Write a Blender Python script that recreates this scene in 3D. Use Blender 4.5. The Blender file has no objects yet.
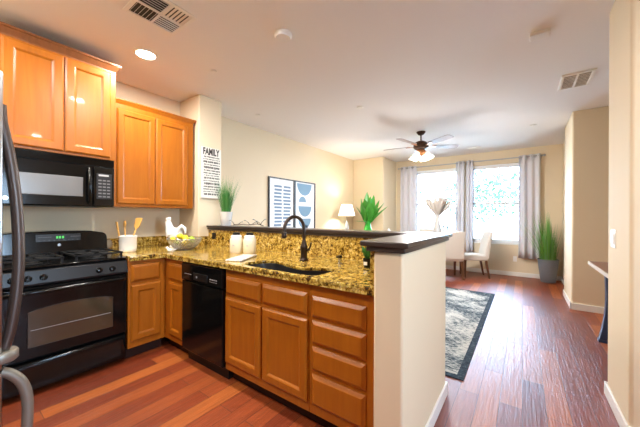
import bpy, bmesh, math, random
from math import pi, sin, cos, radians as rad
from mathutils import Vector, Matrix
random.seed(7)
SC = bpy.context.scene
COL = SC.collection

# ------------------------------------------------------------------ camera, world, exposure
cam_d = bpy.data.cameras.new('camera')
cam = bpy.data.objects.new('camera', cam_d); COL.objects.link(cam); SC.camera = cam
YAW, ROLL = rad(35.77), rad(-0.278)
Fv = Vector((-sin(YAW), cos(YAW), 0)); R0 = Vector((cos(YAW), sin(YAW), 0)); Zv = Vector((0, 0, 1))
Rv = R0*cos(ROLL) - Zv*sin(ROLL); Uv = R0*sin(ROLL) + Zv*cos(ROLL)
M = Matrix((Rv, Uv, -Fv)).transposed().to_4x4(); M.translation = Vector((0, 0, 1.271))
cam.matrix_world = M
cam_d.sensor_width = 36; cam_d.sensor_fit = 'HORIZONTAL'; cam_d.lens = 282.1*36/640
cam_d.shift_y = (216.18-213.5)/640; cam_d.clip_start = .02; cam_d.clip_end = 200

w = bpy.data.worlds.new('world'); SC.world = w; w.use_nodes = True
nt = w.node_tree; nt.nodes.clear()
o_ = nt.nodes.new('ShaderNodeOutputWorld'); b_ = nt.nodes.new('ShaderNodeBackground')
tc_ = nt.nodes.new('ShaderNodeTexCoord'); sp_ = nt.nodes.new('ShaderNodeSeparateXYZ'); cr_ = nt.nodes.new('ShaderNodeValToRGB')
nt.links.new(tc_.outputs['Generated'], sp_.inputs[0]); nt.links.new(sp_.outputs[2], cr_.inputs[0])
cr_.color_ramp.elements[0].color = (.54, .74, 1, 1); cr_.color_ramp.elements[1].color = (.38, .62, 1, 1)
nt.links.new(cr_.outputs[0], b_.inputs[0]); nt.links.new(b_.outputs[0], o_.inputs[0])
b_.inputs[1].default_value = 30.0

SC.view_settings.view_transform = 'Standard'; SC.view_settings.look = 'None'
SC.view_settings.exposure = 0.62; SC.view_settings.gamma = 1
SC.cycles.max_bounces = 10; SC.cycles.diffuse_bounces = 6; SC.cycles.glossy_bounces = 4
SC.cycles.transparent_max_bounces = 12; SC.cycles.caustics_reflective = False; SC.cycles.caustics_refractive = False
SC.cycles.sample_clamp_indirect = 6

CAN_W, CAN_C = 21, (1, .94, .88)
HC = 2.74          # ceiling height
WX = -3.62         # stove wall / picture wall plane
YW = 7.40          # window wall plane

# ------------------------------------------------------------------ materials
def mat(name, col=(.8, .8, .8), rough=.5, metal=0, spec=.5, coat=0, emit=None, es=0, trans=0, bump=None, sub=0, coat_r=.05):
    m = bpy.data.materials.new(name); m.use_nodes = True
    p = m.node_tree.nodes['Principled BSDF']
    p.inputs['Base Color'].default_value = (*col, 1); p.inputs['Roughness'].default_value = rough
    p.inputs['Metallic'].default_value = metal; p.inputs['Specular IOR Level'].default_value = spec
    p.inputs['Coat Weight'].default_value = coat; p.inputs['Coat Roughness'].default_value = coat_r
    p.inputs['Transmission Weight'].default_value = trans
    if emit: p.inputs['Emission Color'].default_value = (*emit, 1); p.inputs['Emission Strength'].default_value = es
    if sub: p.inputs['Subsurface Weight'].default_value = sub
    if bump: add_bump(m, *bump)
    return m
def N(m, t, **kw):
    n = m.node_tree.nodes.new(t)
    for k, v in kw.items(): setattr(n, k, v)
    return n
def L(m, a, b): m.node_tree.links.new(a, b)
def P(m): return m.node_tree.nodes['Principled BSDF']
def coords(m, scale=(1, 1, 1), rot=(0, 0, 0), kind='Object'):
    t = N(m, 'ShaderNodeTexCoord'); mp = N(m, 'ShaderNodeMapping')
    mp.inputs['Scale'].default_value = scale; mp.inputs['Rotation'].default_value = rot
    L(m, t.outputs[kind], mp.inputs[0]); return mp.outputs[0]
def noise(m, vec, scale, detail=4, rough=.55, dist=0):
    n = N(m, 'ShaderNodeTexNoise'); L(m, vec, n.inputs['Vector'])
    n.inputs['Scale'].default_value = scale; n.inputs['Detail'].default_value = detail
    n.inputs['Roughness'].default_value = rough; n.inputs['Distortion'].default_value = dist
    return n.outputs['Fac']
def ramp(m, fac, *stops, interp='LINEAR'):
    r = N(m, 'ShaderNodeValToRGB'); L(m, fac, r.inputs[0]); r.color_ramp.interpolation = interp
    e = r.color_ramp.elements
    while len(e) < len(stops): e.new(.5)
    for k, (p, c) in enumerate(stops): e[k].position = p; e[k].color = (*c, 1)
    return r.outputs[0]
def add_bump(m, scale, strength, dist=.002, sc=(1, 1, 1)):
    n = noise(m, coords(m, sc), scale); bp = N(m, 'ShaderNodeBump')
    bp.inputs['Strength'].default_value = strength; bp.inputs['Distance'].default_value = dist
    L(m, n, bp.inputs['Height']); L(m, bp.outputs[0], P(m).inputs['Normal'])
def mixc(m, fac, a, b, mode='MIX'):
    x = N(m, 'ShaderNodeMix', data_type='RGBA', blend_type=mode)
    for s, v in ((0, fac), (6, a), (7, b)):
        if isinstance(v, (int, float)): x.inputs[s].default_value = v
        elif isinstance(v, tuple): x.inputs[s].default_value = (*v, 1)
        else: L(m, v, x.inputs[s])
    return x.outputs[2]

def wood(name, c1, c2, c3, rough=.35, scale=(14, 14, 1.2), coat=0):
    m = mat(name, c2, rough, coat=coat)
    f = noise(m, coords(m, scale), 2.2, 5, .6, .6)
    L(m, ramp(m, f, (.25, c1), (.5, c2), (.75, c3)), P(m).inputs['Base Color'])
    return m

MAPLE = wood('honey_maple', (.32, .088, .004), (.36, .106, .005), (.40, .124, .008), .33, coat=.12)
MAPLE_DK = wood('maple_crown_shaded', (.15, .05, .014), (.19, .065, .018), (.23, .08, .024), .4)  # maple darkened in colour to stand in for shading on the crown
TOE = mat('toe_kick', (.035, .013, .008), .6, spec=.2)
WALL = mat('wall_paint', (.75, .635, .45), .75, bump=(160, .12, .002))
CEIL = mat('ceiling_paint', (.86, .84, .82), .85, bump=(120, .1, .002))
TRIM = mat('white_trim', (.85, .83, .78), .4)
WHITE = mat('white_vinyl', (.86, .87, .88), .35)
PLASTIC = mat('white_plastic', (.85, .83, .78), .35)
BLK = mat('black_gloss', (.004, .004, .004), .12, spec=.32)
BLK2 = mat('black_satin', (.006, .006, .006), .35, spec=.3)
BLKG = mat('black_oven_glass', (.012, .011, .010), .06, spec=.7, coat=.5)
MWG = mat('microwave_window', (.16, .16, .16), .22, spec=.7)
GREYP = mat('charcoal_panel', (.016, .016, .017), .3, spec=.35)
IRON = mat('cast_iron', (.010, .010, .010), .6, spec=.22)
STEEL = mat('stainless', (.55, .57, .60), .28, metal=1)
STEELD = mat('dark_steel_handle', (.11, .085, .075), .42, metal=.8)
PAD = mat('handle_pad_metal', (.30, .29, .25), .45, metal=.6)
BRONZE = mat('oil_rubbed_bronze', (.055, .04, .032), .32, metal=.8)
CHROME = mat('chrome', (.7, .7, .7), .12, metal=1)
SINKM = mat('black_sink_composite', (.012, .012, .013), .35)
KEYM = mat('keypad_button_grey', (.16, .16, .165), .5)
MARK = mat('pale_print', (.5, .5, .5), .5)
LED = mat('green_clock_digits', (.02, .2, .02), .5, emit=(.15, 1, .2), es=.5)
CERAM = mat('white_ceramic', (.84, .83, .80), .18, coat=.3)
CREAMC = mat('cream_ceramic', (.82, .77, .60), .22, coat=.3)
SPOON = mat('olive_wood', (.62, .33, .08), .45)
LEMON = mat('lemon_skin', (.85, .66, .03), .4, bump=(90, .2, .002)); LIME = mat('lime_skin', (.36, .52, .05), .4, bump=(90, .2, .002))
WIRE = mat('silver_wire', (.5, .48, .44), .35, metal=.9)
GREEN = mat('grass_blade_green', (.06, .25, .045), .5, sub=0); GREEN2 = mat('pale_grass_green', (.16, .36, .12), .5)
LEAF = mat('bright_leaf_green', (.06, .30, .035), .35)
FROND = mat('reed_green', (.13, .36, .05), .5)
VASEG = mat('green_glass', (.05, .50, .06), .08, spec=.6, emit=None, trans=.35)
POTG = mat('slate_grey_pot', (.17, .19, .22), .5)
SOIL = mat('soil', (.04, .025, .015), .9)
FRAMEB = mat('black_frame', (.015, .015, .016), .4)
PAPER = mat('art_paper', (.84, .86, .88), .6)
INK = mat('slate_blue_ink', (.13, .21, .32), .6); BLUE = mat('soft_blue_print', (.16, .29, .41), .6)
SIGNW = mat('sign_white', (.80, .79, .74), .6); SIGNK = mat('sign_black', (.03, .03, .03), .6)
SIGNE = mat('sign_weathered_edge', (.42, .34, .26), .7)
FABRIC = mat('cream_upholstery', (.72, .69, .64), .85, bump=(300, .15, .002))
LEGW = wood('chair_leg_wood', (.07, .028, .013), (.12, .048, .02), (.17, .07, .03), .35)
TABLEW = wood('dining_table_wood', (.09, .04, .02), (.14, .065, .03), (.19, .09, .045), .3, (2, 16, 16))
CONSW = wood('brown_tabletop_wood', (.16, .065, .04), (.22, .09, .055), (.28, .12, .075), .3, (14, 1.5, 14))
EDGEW = mat('pale_table_edge', (.62, .54, .45), .45)
NAVY = mat('navy_blue_painted_metal', (.025, .045, .10), .35)
SHADE = mat('lamp_shade_linen', (.9, .88, .82), .8, emit=(1, .95, .86), es=.9)
FROST = mat('frosted_glass_lit', (.95, .93, .88), .5, emit=(1, .86, .66), es=2.2)
LENS = mat('can_lens_lit', (1, 1, 1), .5, emit=(1, .93, .82), es=12)
FANB = mat('fan_blade_finish', (.36, .30, .30), .28); FANM = mat('fan_bronze', (.07, .04, .03), .3, metal=.7); FANC = mat('fan_copper', (.45, .2, .09), .3, metal=.8)
CURT = mat('pale_grey_curtain', (.84, .84, .88), .85)
RODM = mat('brushed_grey_rod', (.45, .45, .48), .4, metal=.6)
PAMPAS = mat('pampas_plume', (.50, .46, .42), .9)
VASEW = mat('matte_grey_white_vase', (.55, .55, .55), .6)
MARBLE = mat('grey_marble', (.7, .7, .7), .25)
L(MARBLE, ramp(MARBLE, noise(MARBLE, coords(MARBLE), 14, 6, .6, 1.5), (.35, (.38, .38, .39)), (.55, (.72, .71, .70)), (.8, (.8, .79, .77))), P(MARBLE).inputs['Base Color'])
VENTD = mat('vent_dark', (.03, .03, .032), .7)
LAMPG = mat('smoked_lamp_glass', (.62, .64, .66), .12, metal=.5)
GLASS = bpy.data.materials.new('window_glass'); GLASS.use_nodes = True
g = GLASS.node_tree; g.nodes.clear()
go = g.nodes.new('ShaderNodeOutputMaterial'); gm = g.nodes.new('ShaderNodeMixShader'); gt = g.nodes.new('ShaderNodeBsdfTransparent')
gg = g.nodes.new('ShaderNodeBsdfGlossy'); gf = g.nodes.new('ShaderNodeFresnel'); gg.inputs['Roughness'].default_value = .01
gt.inputs[0].default_value = (.96, .98, .97, 1)
g.links.new(gf.outputs[0], gm.inputs[0]); g.links.new(gt.outputs[0], gm.inputs[1]); g.links.new(gg.outputs[0], gm.inputs[2]); g.links.new(gm.outputs[0], go.inputs[0])

# curtain lets daylight glow through
def translucent(m, col, fac):
    t = N(m, 'ShaderNodeBsdfTranslucent'); t.inputs[0].default_value = (*col, 1)
    mx = N(m, 'ShaderNodeMixShader'); mx.inputs[0].default_value = fac
    out = [n for n in m.node_tree.nodes if n.type == 'OUTPUT_MATERIAL'][0]
    L(m, P(m).outputs[0], mx.inputs[1]); L(m, t.outputs[0], mx.inputs[2]); L(m, mx.outputs[0], out.inputs[0])
translucent(CURT, (.7, .7, .76), .22)

# granite
GRAN = mat('gold_granite', (.4, .25, .08), .12, coat=.3)
v = coords(GRAN); 
nz = noise(GRAN, v, 26, 5, .7, 1.0); n2 = noise(GRAN, v, 60, 3, .6, .6)
vo = N(GRAN, 'ShaderNodeTexVoronoi'); vo.inputs['Scale'].default_value = 62; L(GRAN, v, vo.inputs['Vector'])
base = ramp(GRAN, nz, (.35, (.04, .024, .011)), (.43, (.22, .13, .024)), (.50, (.55, .40, .075)), (.58, (.74, .59, .17)), (.69, (.85, .78, .48)))
spk = ramp(GRAN, n2, (.34, (.03, .015, .008)), (.42, (.55, .38, .16)), (.60, (1, .95, .85)))
cell = ramp(GRAN, vo.outputs['Color'], (.0, (.35, .3, .25)), (.35, (1, 1, 1)), (1, (1.15, 1.1, 1)))
L(GRAN, mixc(GRAN, .85, mixc(GRAN, .8, base, spk, 'MULTIPLY'), cell, 'MULTIPLY'), P(GRAN).inputs['Base Color'])

# espresso bar top
BAR = wood('espresso_bar_top', (.022, .014, .011), (.034, .022, .018), (.05, .033, .027), .3, (2, 14, 14), coat=0)

# wood floor, boards run along Y
FLOOR = mat('cherry_plank_floor', (.2, .06, .03), .37, coat=0, spec=.62)
v = coords(FLOOR, rot=(0, 0, pi/2))
br = N(FLOOR, 'ShaderNodeTexBrick'); L(FLOOR, v, br.inputs['Vector'])
br.offset = .37; br.offset_frequency = 2
br.inputs['Scale'].default_value = 1; br.inputs['Brick Width'].default_value = 1.15; br.inputs['Row Height'].default_value = .127
br.inputs['Mortar Size'].default_value = .0016; br.inputs['Mortar Smooth'].default_value = .2; br.inputs['Bias'].default_value = 0
br.inputs['Color1'].default_value = (0, 0, 0, 1); br.inputs['Color2'].default_value = (1, 1, 1, 1); br.inputs['Mortar'].default_value = (.5, .5, .5, 1)
plank = ramp(FLOOR, br.outputs['Color'], (0, (.17, .030, .010)), (.35, (.24, .046, .013)), (.75, (.31, .067, .017)), (1, (.43, .122, .025)))
grain = noise(FLOOR, coords(FLOOR, (26, 1.6, 1)), 1.8, 6, .62, .5)
gcol = ramp(FLOOR, grain, (.3, (.62, .55, .5)), (.6, (1.05, 1, .95)), (.8, (1.2, 1.15, 1.1)))
c = mixc(FLOOR, .75, plank, gcol, 'MULTIPLY')
L(FLOOR, mixc(FLOOR, br.outputs['Fac'], c, (.03, .012, .008)), P(FLOOR).inputs['Base Color'])
scr = noise(FLOOR, coords(FLOOR, (40, 1.5, 1)), 2.0, 4, .6, 1.0)
bm1 = N(FLOOR, 'ShaderNodeBump'); bm1.inputs['Strength'].default_value = .6; bm1.inputs['Distance'].default_value = .006
L(FLOOR, scr, bm1.inputs['Height'])
bm2 = N(FLOOR, 'ShaderNodeBump', invert=True); bm2.inputs['Strength'].default_value = .5; bm2.inputs['Distance'].default_value = .002
L(FLOOR, br.outputs['Fac'], bm2.inputs['Height']); L(FLOOR, bm1.outputs[0], bm2.inputs['Normal']); L(FLOOR, bm2.outputs[0], P(FLOOR).inputs['Normal'])

# distressed rug
RUG = mat('distressed_rug', (.5, .5, .48), .95, spec=.1)
v = coords(RUG)
r1 = noise(RUG, coords(RUG, (1, 2.6, 1)), 24, 8, .8, .4); r2 = noise(RUG, v, 2.6, 3, .6, .8)
rs = N(RUG, 'ShaderNodeMath', operation='MULTIPLY_ADD'); L(RUG, r2, rs.inputs[0]); rs.inputs[1].default_value = .55; L(RUG, r1, rs.inputs[2])
L(RUG, ramp(RUG, rs.outputs[0], (.70, (.03, .045, .06)), (.77, (.20, .23, .24)), (.83, (.52, .51, .47)), (1, (.62, .61, .57))), P(RUG).inputs['Base Color'])
RUGB = mat('rug_charcoal_border', (.05, .07, .085), .95, spec=.1)
f = noise(RUGB, coords(RUGB), 40, 6, .7); L(RUGB, ramp(RUGB, f, (.4, (.025, .035, .05)), (.6, (.06, .08, .10)), (.72, (.30, .31, .30))), P(RUGB).inputs['Base Color'])
GROUND_BOUNCE = mat('pale_bounce_ground', (.50, .52, .48), .9); TREEM = mat('tree_leaf', (.05, .075, .045), .8, spec=.1); BARK = mat('bark', (.2, .15, .11), .9)  # outside ground made pale to bounce daylight up onto the ceiling

# ------------------------------------------------------------------ mesh builder
class MB:
    def __init__(s): s.v = []; s.f = []
    def add(s, vs, fs):
        n = len(s.v); s.v += [tuple(p) for p in vs]; s.f += [tuple(i+n for i in q) for q in fs]; return s
    def box(s, x0, x1, y0, y1, z0, z1):
        return s.add([(x, y, z) for z in (z0, z1) for y in (y0, y1) for x in (x0, x1)],
                     [(0, 2, 3, 1), (4, 5, 7, 6), (0, 1, 5, 4), (2, 6, 7, 3), (0, 4, 6, 2), (1, 3, 7, 5)])
    def loft(s, loops, cap0=True, cap1=True):
        n = len(loops[0]); vs = [p for l in loops for p in l]; fs = []
        for k in range(len(loops)-1):
            a = k*n; b = a+n
            fs += [(a+i, a+(i+1) % n, b+(i+1) % n, b+i) for i in range(n)]
        if cap0: fs.append(tuple(range(n-1, -1, -1)))
        if cap1: fs.append(tuple(range((len(loops)-1)*n, len(loops)*n)))
        return s.add(vs, fs)
    def panel(s, x0, x1, z0, z1, rings):      # rings of (inset, y): a raised or recessed rectangular panel facing -y
        return s.loft([[(x0+i, y, z0+i), (x1-i, y, z0+i), (x1-i, y, z1-i), (x0+i, y, z1-i)] for i, y in rings])
    def lathe(s, prof, c=(0, 0, 0), n=24, cap0=True, cap1=True, sx=1, sy=1):
        return s.loft([[(c[0]+r*sx*cos(2*pi*k/n), c[1]+r*sy*sin(2*pi*k/n), c[2]+z) for k in range(n)] for r, z in prof], cap0, cap1)
    def cyl(s, p0, p1, r0, r1=None, n=12):
        return s.tube([p0, p1], [r0, r0 if r1 is None else r1], n)
    def tube(s, pts, r, n=10, flat=1):
        pts = [Vector(p) for p in pts]; rs = r if isinstance(r, (list, tuple)) else [r]*len(pts)
        loops = []; up = None
        for k, p in enumerate(pts):
            t = (pts[min(k+1, len(pts)-1)]-pts[max(k-1, 0)]).normalized()
            if up is None:
                up = Vector((0, 0, 1)) if abs(t.z) < .9 else Vector((1, 0, 0))
            a = t.cross(up).normalized(); up = a.cross(t).normalized()
            loops.append([p+(a*cos(2*pi*i/n)+up*sin(2*pi*i/n)*flat)*rs[k] for i in range(n)])
        return s.loft(loops)
    def ball(s, c, r, n=16, m=10):
        rx, ry, rz = r if isinstance(r, (list, tuple)) else (r, r, r)
        loops = [[(c[0]+rx*sin(pi*j/m)*cos(2*pi*k/n), c[1]+ry*sin(pi*j/m)*sin(2*pi*k/n), c[2]-rz*cos(pi*j/m)) for k in range(n)] for j in range(1, m)]
        a = len(s.v); s.loft(loops, False, False)
        b = len(s.v); s.v += [(c[0], c[1], c[2]-rz), (c[0], c[1], c[2]+rz)]
        e = a+(m-2)*n
        s.f += [(a+(i+1) % n, a+i, b) for i in range(n)] + [(e+i, e+(i+1) % n, b+1) for i in range(n)]
        return s
    def blade(s, p, d, side, length, width, bend, seg=5):     # a grass blade or strap leaf that arches over
        p = Vector(p); d = Vector(d).normalized(); side = Vector(side).normalized(); vs = []; fs = []
        nrm = side.cross(d)
        for k in range(seg+1):
            t = k/seg; q = p+d*length*t+Vector((d.x, d.y, -.35)).normalized()*bend*t*t*length
            wv = width*(sin(pi*min(1, .18+.82*t)) ** .8 if width > .02 else (1-t*.92))
            vs += [q-side*wv/2+nrm*wv*.12, q, q+side*wv/2+nrm*wv*.12] if wv > 1e-4 else [q, q, q]
        for k in range(seg):
            a = 3*k; fs += [(a, a+1, a+4, a+3), (a+1, a+2, a+5, a+4)]
        return s.add(vs, fs)
    def build(s, name, m, parent=None, smooth=None, bevel=0, seg=2, loc=None, solid=0):
        me = bpy.data.meshes.new(name); me.from_pydata(s.v, [], s.f); me.update()
        bm = bmesh.new(); bm.from_mesh(me); bmesh.ops.recalc_face_normals(bm, faces=bm.faces); bm.to_mesh(me); bm.free()
        o = bpy.data.objects.new(name, me); COL.objects.link(o)
        me.materials.append(m)
        if parent: o.parent = parent
        if loc: o.location = loc
        if solid:
            sm = o.modifiers.new('solid', 'SOLIDIFY'); sm.thickness = solid; sm.offset = 0
        if bevel:
            bv = o.modifiers.new('bevel', 'BEVEL'); bv.width = bevel; bv.segments = seg; bv.limit_method = 'ANGLE'; bv.angle_limit = rad(40)
            if smooth is None: smooth = 40
        if smooth:
            for p in me.polygons: p.use_smooth = True
            me.set_sharp_from_angle(angle=rad(smooth))
        return o
def box(*a): return MB().box(*a)
def tag(o, label, cat, group=None, kind=None):
    o['label'] = label; o['category'] = cat
    if group: o['group'] = group
    if kind: o['kind'] = kind
    return o
def thing(name, label, cat, loc=(0, 0, 0), rz=0, group=None):
    o = bpy.data.objects.new(name, None); COL.objects.link(o); o.empty_display_size = .1
    o.location = loc; o.rotation_euler = (0, 0, rz); return tag(o, label, cat, group)
def copy_tree(o, parent=None):
    c = o.copy(); COL.objects.link(c)
    if parent: c.parent = parent
    for ch in list(o.children): copy_tree(ch, c)
    return c
def struct(name, mb, m, **kw):
    o = mb.build(name, m, **kw); o['kind'] = 'structure'; return o
def lamp(name, kind, loc, energy, color, parent=None, size=.1, rot=None):
    d = bpy.data.lights.new(name, kind); d.energy = energy; d.color = color
    if kind == 'AREA': d.shape = 'DISK'; d.size = size
    elif kind == 'POINT': d.shadow_soft_size = size
    o = bpy.data.objects.new(name, d); COL.objects.link(o); o.location = loc
    if parent: o.parent = parent
    return o
def catmull(pts, n=6, closed=True):
    out = []; N_ = len(pts)
    for i in range(N_ if closed else N_-1):
        p = [Vector(pts[(i+k) % N_] if closed else pts[max(0, min(N_-1, i+k))]) for k in (-1, 0, 1, 2)]
        for j in range(n):
            t = j/n
            out.append(.5*((2*p[1])+(p[2]-p[0])*t+(2*p[0]-5*p[1]+4*p[2]-p[3])*t*t+(3*p[1]-p[0]-3*p[2]+p[3])*t**3))
    if not closed: out.append(Vector(pts[-1]))
    return out

# ------------------------------------------------------------------ room shell
struct('floor', box(-3.9, 3.2, -2.8, 7.7, -.12, 0), FLOOR)
struct('ceiling', box(-3.9, 3.2, -2.8, 7.7, HC, HC+.12), CEIL)
struct('wall_left', box(WX-.14, WX, -2.8, 7.6, 0, HC), WALL)
struct('wall_pier', box(WX, -3.17, 1.90, 2.215, 0, HC), WALL, bevel=.012, seg=3)
struct('wall_alcove', box(WX, -2.78, 6.50, YW, 0, HC), WALL, bevel=.02, seg=3)
# window wall with two openings
W1, W2 = (-2.32, -1.20), (-1.02, .03); WZ0, WZ1 = .69, 2.45
mb = MB()
for a, b in ((-2.79, W1[0]), (W1[1], W2[0]), (W2[1], 3.2)): mb.box(a, b, YW, YW+.16, 0, HC)
for a, b in (W1, W2): mb.box(a, b, YW, YW+.16, 0, WZ0); mb.box(a, b, YW, YW+.16, WZ1, HC)
struct('wall_window', mb, WALL)
struct('wall_dining', box(.635, 3.2, 6.72, YW, 0, HC), WALL, bevel=.02, seg=3)
struct('wall_column', box(.545, 3.2, 5.21, 6.08, 0, HC), WALL, bevel=.02, seg=3)
struct('wall_hall', box(.493, 3.2, 2.33, 2.85, 0, HC), WALL, bevel=.018, seg=4)
RWY0, RWY1, RWZ0, RWZ1 = -.1, 1.1, .95, 2.15     # unseen window added in the side wall to bring in daylight
struct('wall_right', MB().box(3.06, 3.2, -2.8, RWY0, 0, HC).box(3.06, 3.2, RWY1, 7.6, 0, HC).box(3.06, 3.2, RWY0, RWY1, 0, RWZ0).box(3.06, 3.2, RWY0, RWY1, RWZ1, HC), WALL)
struct('wall_back', box(-3.9, 3.2, -2.8, -2.66, 0, HC), WALL)
struct('wall_fridge', box(WX, -1.30, -.84, -.70, 0, HC), WALL)
# pony wall behind the sink, turning forward at its end
mb = MB(); mb.loft([[(x, y, z) for x, y in ((-3.17, 2.05), (-.595, 2.05), (-.595, 1.277), (-.447, 1.277), (-.447, 2.165), (-3.17, 2.165))] for z in (0, 1.10)])
struct('wall_peninsula', mb, WALL, bevel=.012, seg=3)
# baseboards
def bb(name, *boxes):
    m_ = MB()
    for x0, x1, y0, y1 in boxes: m_.box(x0, x1, y0, y1, 0, .09)
    return struct(name, m_, TRIM, bevel=.004)
bb('baseboard_window', (-2.78, .62, YW-.014, YW))
bb('baseboard_dining', (.621, .635, 6.706, YW), (.621, 1.6, 6.706, 6.72))
bb('baseboard_column', (.531, .545, 5.196, 6.094), (.531, 3.0, 5.196, 5.21), (.545, 1.6, 6.08, 6.094))
bb('baseboard_hall', (.479, .493, 2.316, 2.864), (.479, 3.0, 2.316, 2.33), (.493, 3.0, 2.85, 2.864))
bb('baseboard_peninsula', (-.447, -.433, 1.277, 2.179), (-3.17, -.433, 2.165, 2.179))
bb('baseboard_left', (WX, WX+.014, 2.215, 6.5), (WX, -2.766, 6.486, 6.5), (-2.78, -2.766, 6.486, YW))

# windows: double hung vinyl units set in the openings
for n_, (a, b) in enumerate((W1, W2), 1):
    win = struct('window_%d' % n_, MB().box(a, b, YW+.05, YW+.11, WZ0, WZ0+.05).box(a, b, YW+.05, YW+.11, WZ1-.05, WZ1).box(a, a+.05, YW+.05, YW+.11, WZ0, WZ1).box(b-.05, b, YW+.05, YW+.11, WZ0, WZ1), WHITE, bevel=.004)
    zm = 1.57
    s1 = MB(); s2 = MB()
    for s_, z0, z1, y in ((s1, WZ0+.05, zm+.03, YW+.05), (s2, zm-.02, WZ1-.05, YW+.08)):
        s_.box(a+.05, b-.05, y, y+.03, z0, z0+.035).box(a+.05, b-.05, y, y+.03, z1-.035, z1).box(a+.05, a+.085, y, y+.03, z0, z1).box(b-.085, b-.05, y, y+.03, z0, z1)
    s1.build('lower_sash', WHITE, win); s2.build('upper_sash', WHITE, win)
    box(a+.085, b-.085, YW+.062, YW+.066, WZ0+.085, zm-.005).build('lower_pane', GLASS, win)
    box(a+.085, b-.085, YW+.092, YW+.096, zm+.015, WZ1-.085).build('upper_pane', GLASS, win)
    struct('trim_%d' % n_, box(a-.02, b+.02, YW-.03, YW+.05, WZ0-.02, WZ0), TRIM, bevel=.004)
    d = bpy.data.lights.new('daylight_portal', 'AREA'); d.shape = 'RECTANGLE'; d.size = b-a; d.size_y = WZ1-WZ0
    d.cycles.is_portal = True
    o = bpy.data.objects.new('daylight_portal', d); COL.objects.link(o)
    o.location = ((a+b)/2, YW+.17, (WZ0+WZ1)/2); o.rotation_euler = (-pi/2, 0, 0)

win = struct('window_3', MB().box(3.10, 3.16, RWY0, RWY1, RWZ0, RWZ0+.05).box(3.10, 3.16, RWY0, RWY1, RWZ1-.05, RWZ1).box(3.10, 3.16, RWY0, RWY0+.05, RWZ0, RWZ1).box(3.10, 3.16, RWY1-.05, RWY1, RWZ0, RWZ1).box(3.10, 3.16, .47, .53, RWZ0, RWZ1), WHITE)
box(3.125, 3.129, RWY0+.05, .47, RWZ0+.05, RWZ1-.05).build('fixed_pane', GLASS, win); box(3.125, 3.129, .53, RWY1-.05, RWZ0+.05, RWZ1-.05).build('sliding_pane', GLASS, win)
d = bpy.data.lights.new('daylight_portal', 'AREA'); d.shape = 'RECTANGLE'; d.size = RWY1-RWY0; d.size_y = RWZ1-RWZ0; d.cycles.is_portal = True
o = bpy.data.objects.new('daylight_portal', d); COL.objects.link(o); o.location = (3.21, (RWY0+RWY1)/2, (RWZ0+RWZ1)/2)
o.rotation_euler = (Vector((0, 0, -1)).rotation_difference(Vector((-1, 0, 0)))).to_euler()
# outside
struct('ground', MB().box(-30, 30, YW+.2, 60, -.3, -.14).box(3.3, 30, -20, YW+.2, -.3, -.14), GROUND_BOUNCE)
def tree(x, y, h, r, label):
    t = thing('tree', label, 'tree', (x, y, -.14), group='trees outside the windows')
    MB().tube([(0, 0, 0), (.05, .02, h*.35), (-.02, .06, h*.7)], [.16, .12, .05], 8).build('trunk', BARK, t, 60)
    mb = MB()
    for k in range(1400):
        a = random.random()*2*pi; u = random.uniform(-1, 1); q = random.random() ** .33
        p = Vector((r*q*cos(a)*math.sqrt(1-u*u), r*q*sin(a)*math.sqrt(1-u*u), h*.68+u*h*.36*q))
        p.x *= 1+.25*sin(5*p.z+x); s = random.uniform(.08, .16)
        e1 = Vector((random.uniform(-1, 1), random.uniform(-1, 1), random.uniform(-1, 1))).normalized(); e2 = e1.orthogonal().normalized()
        mb.add([p-e1*s, p+e2*s*.5, p+e1*s, p-e2*s*.5], [(0, 1, 2, 3)])
    mb.build('crown', TREEM, t)
    return t
tree(-6.8, 16.5, 3.4, 2.0, 'leafy tree outside, seen through the window behind the vase of plumes')
tree(-1.7, 16.5, 3.6, 2.3, 'leafy tree outside, seen through the window beside the tall reed plant')
tree(2.6, 20.0, 3.2, 1.6, 'small leafy tree outside, seen past the curtain by the reed plant')

# ------------------------------------------------------------------ cabinets (local: x along the front, -y faces out, z up)
def door(x0, x1, z0, z1, parent, yb=0, t=.02, fr=.05, m=MAPLE):
    return MB().panel(x0, x1, z0, z1, [(0, yb), (0, yb-t+.009), (.011, yb-t), (fr, yb-t), (fr+.006, yb-t+.003), (fr+.016, yb-t+.011), (fr+.02, yb-t+.011)]).build('door', m, parent)
def drawer(x0, x1, z0, z1, parent, yb=0, t=.022):
    return MB().panel(x0, x1, z0, z1, [(0, yb), (0, yb-t+.014), (.017, yb-t+.002), (.021, yb-t)]).build('drawer_front', MAPLE, parent)
def crown(parent, x0, x1, z0, z1, proj, depth, m=MAPLE_DK, left=True):
    prof = [(0, 0), (.012, 0), (.012, .15), (.35, .40), (.75, .72), (1, .80), (1, 1), (0, 1)]
    loops = []
    for a, b in prof:
        q = a*proj; z = z0+(z1-z0)*b; xa = x0-q if left else x0
        loops.append([(xa, depth, z), (xa, -q, z), (x1+q, -q, z), (x1+q, depth, z)])
    return MB().loft(loops[:-1]).build('crown_moulding', m, parent)

# wall cabinet above the microwave
c = thing('wall_cabinet', 'deep honey maple wall cabinet with two doors above the microwave', 'cabinet', (-3.08, .28, 0), pi/2)
box(0, .735, 0, .53, 1.775, 2.62).build('carcass', MAPLE, c, bevel=.002)
door(.024, .368, 1.795, 2.575, c, fr=.058); door(.376, .694, 1.795, 2.575, c, fr=.058)
crown(c, 0, .735, 2.585, 2.658, .035, .53)
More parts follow.
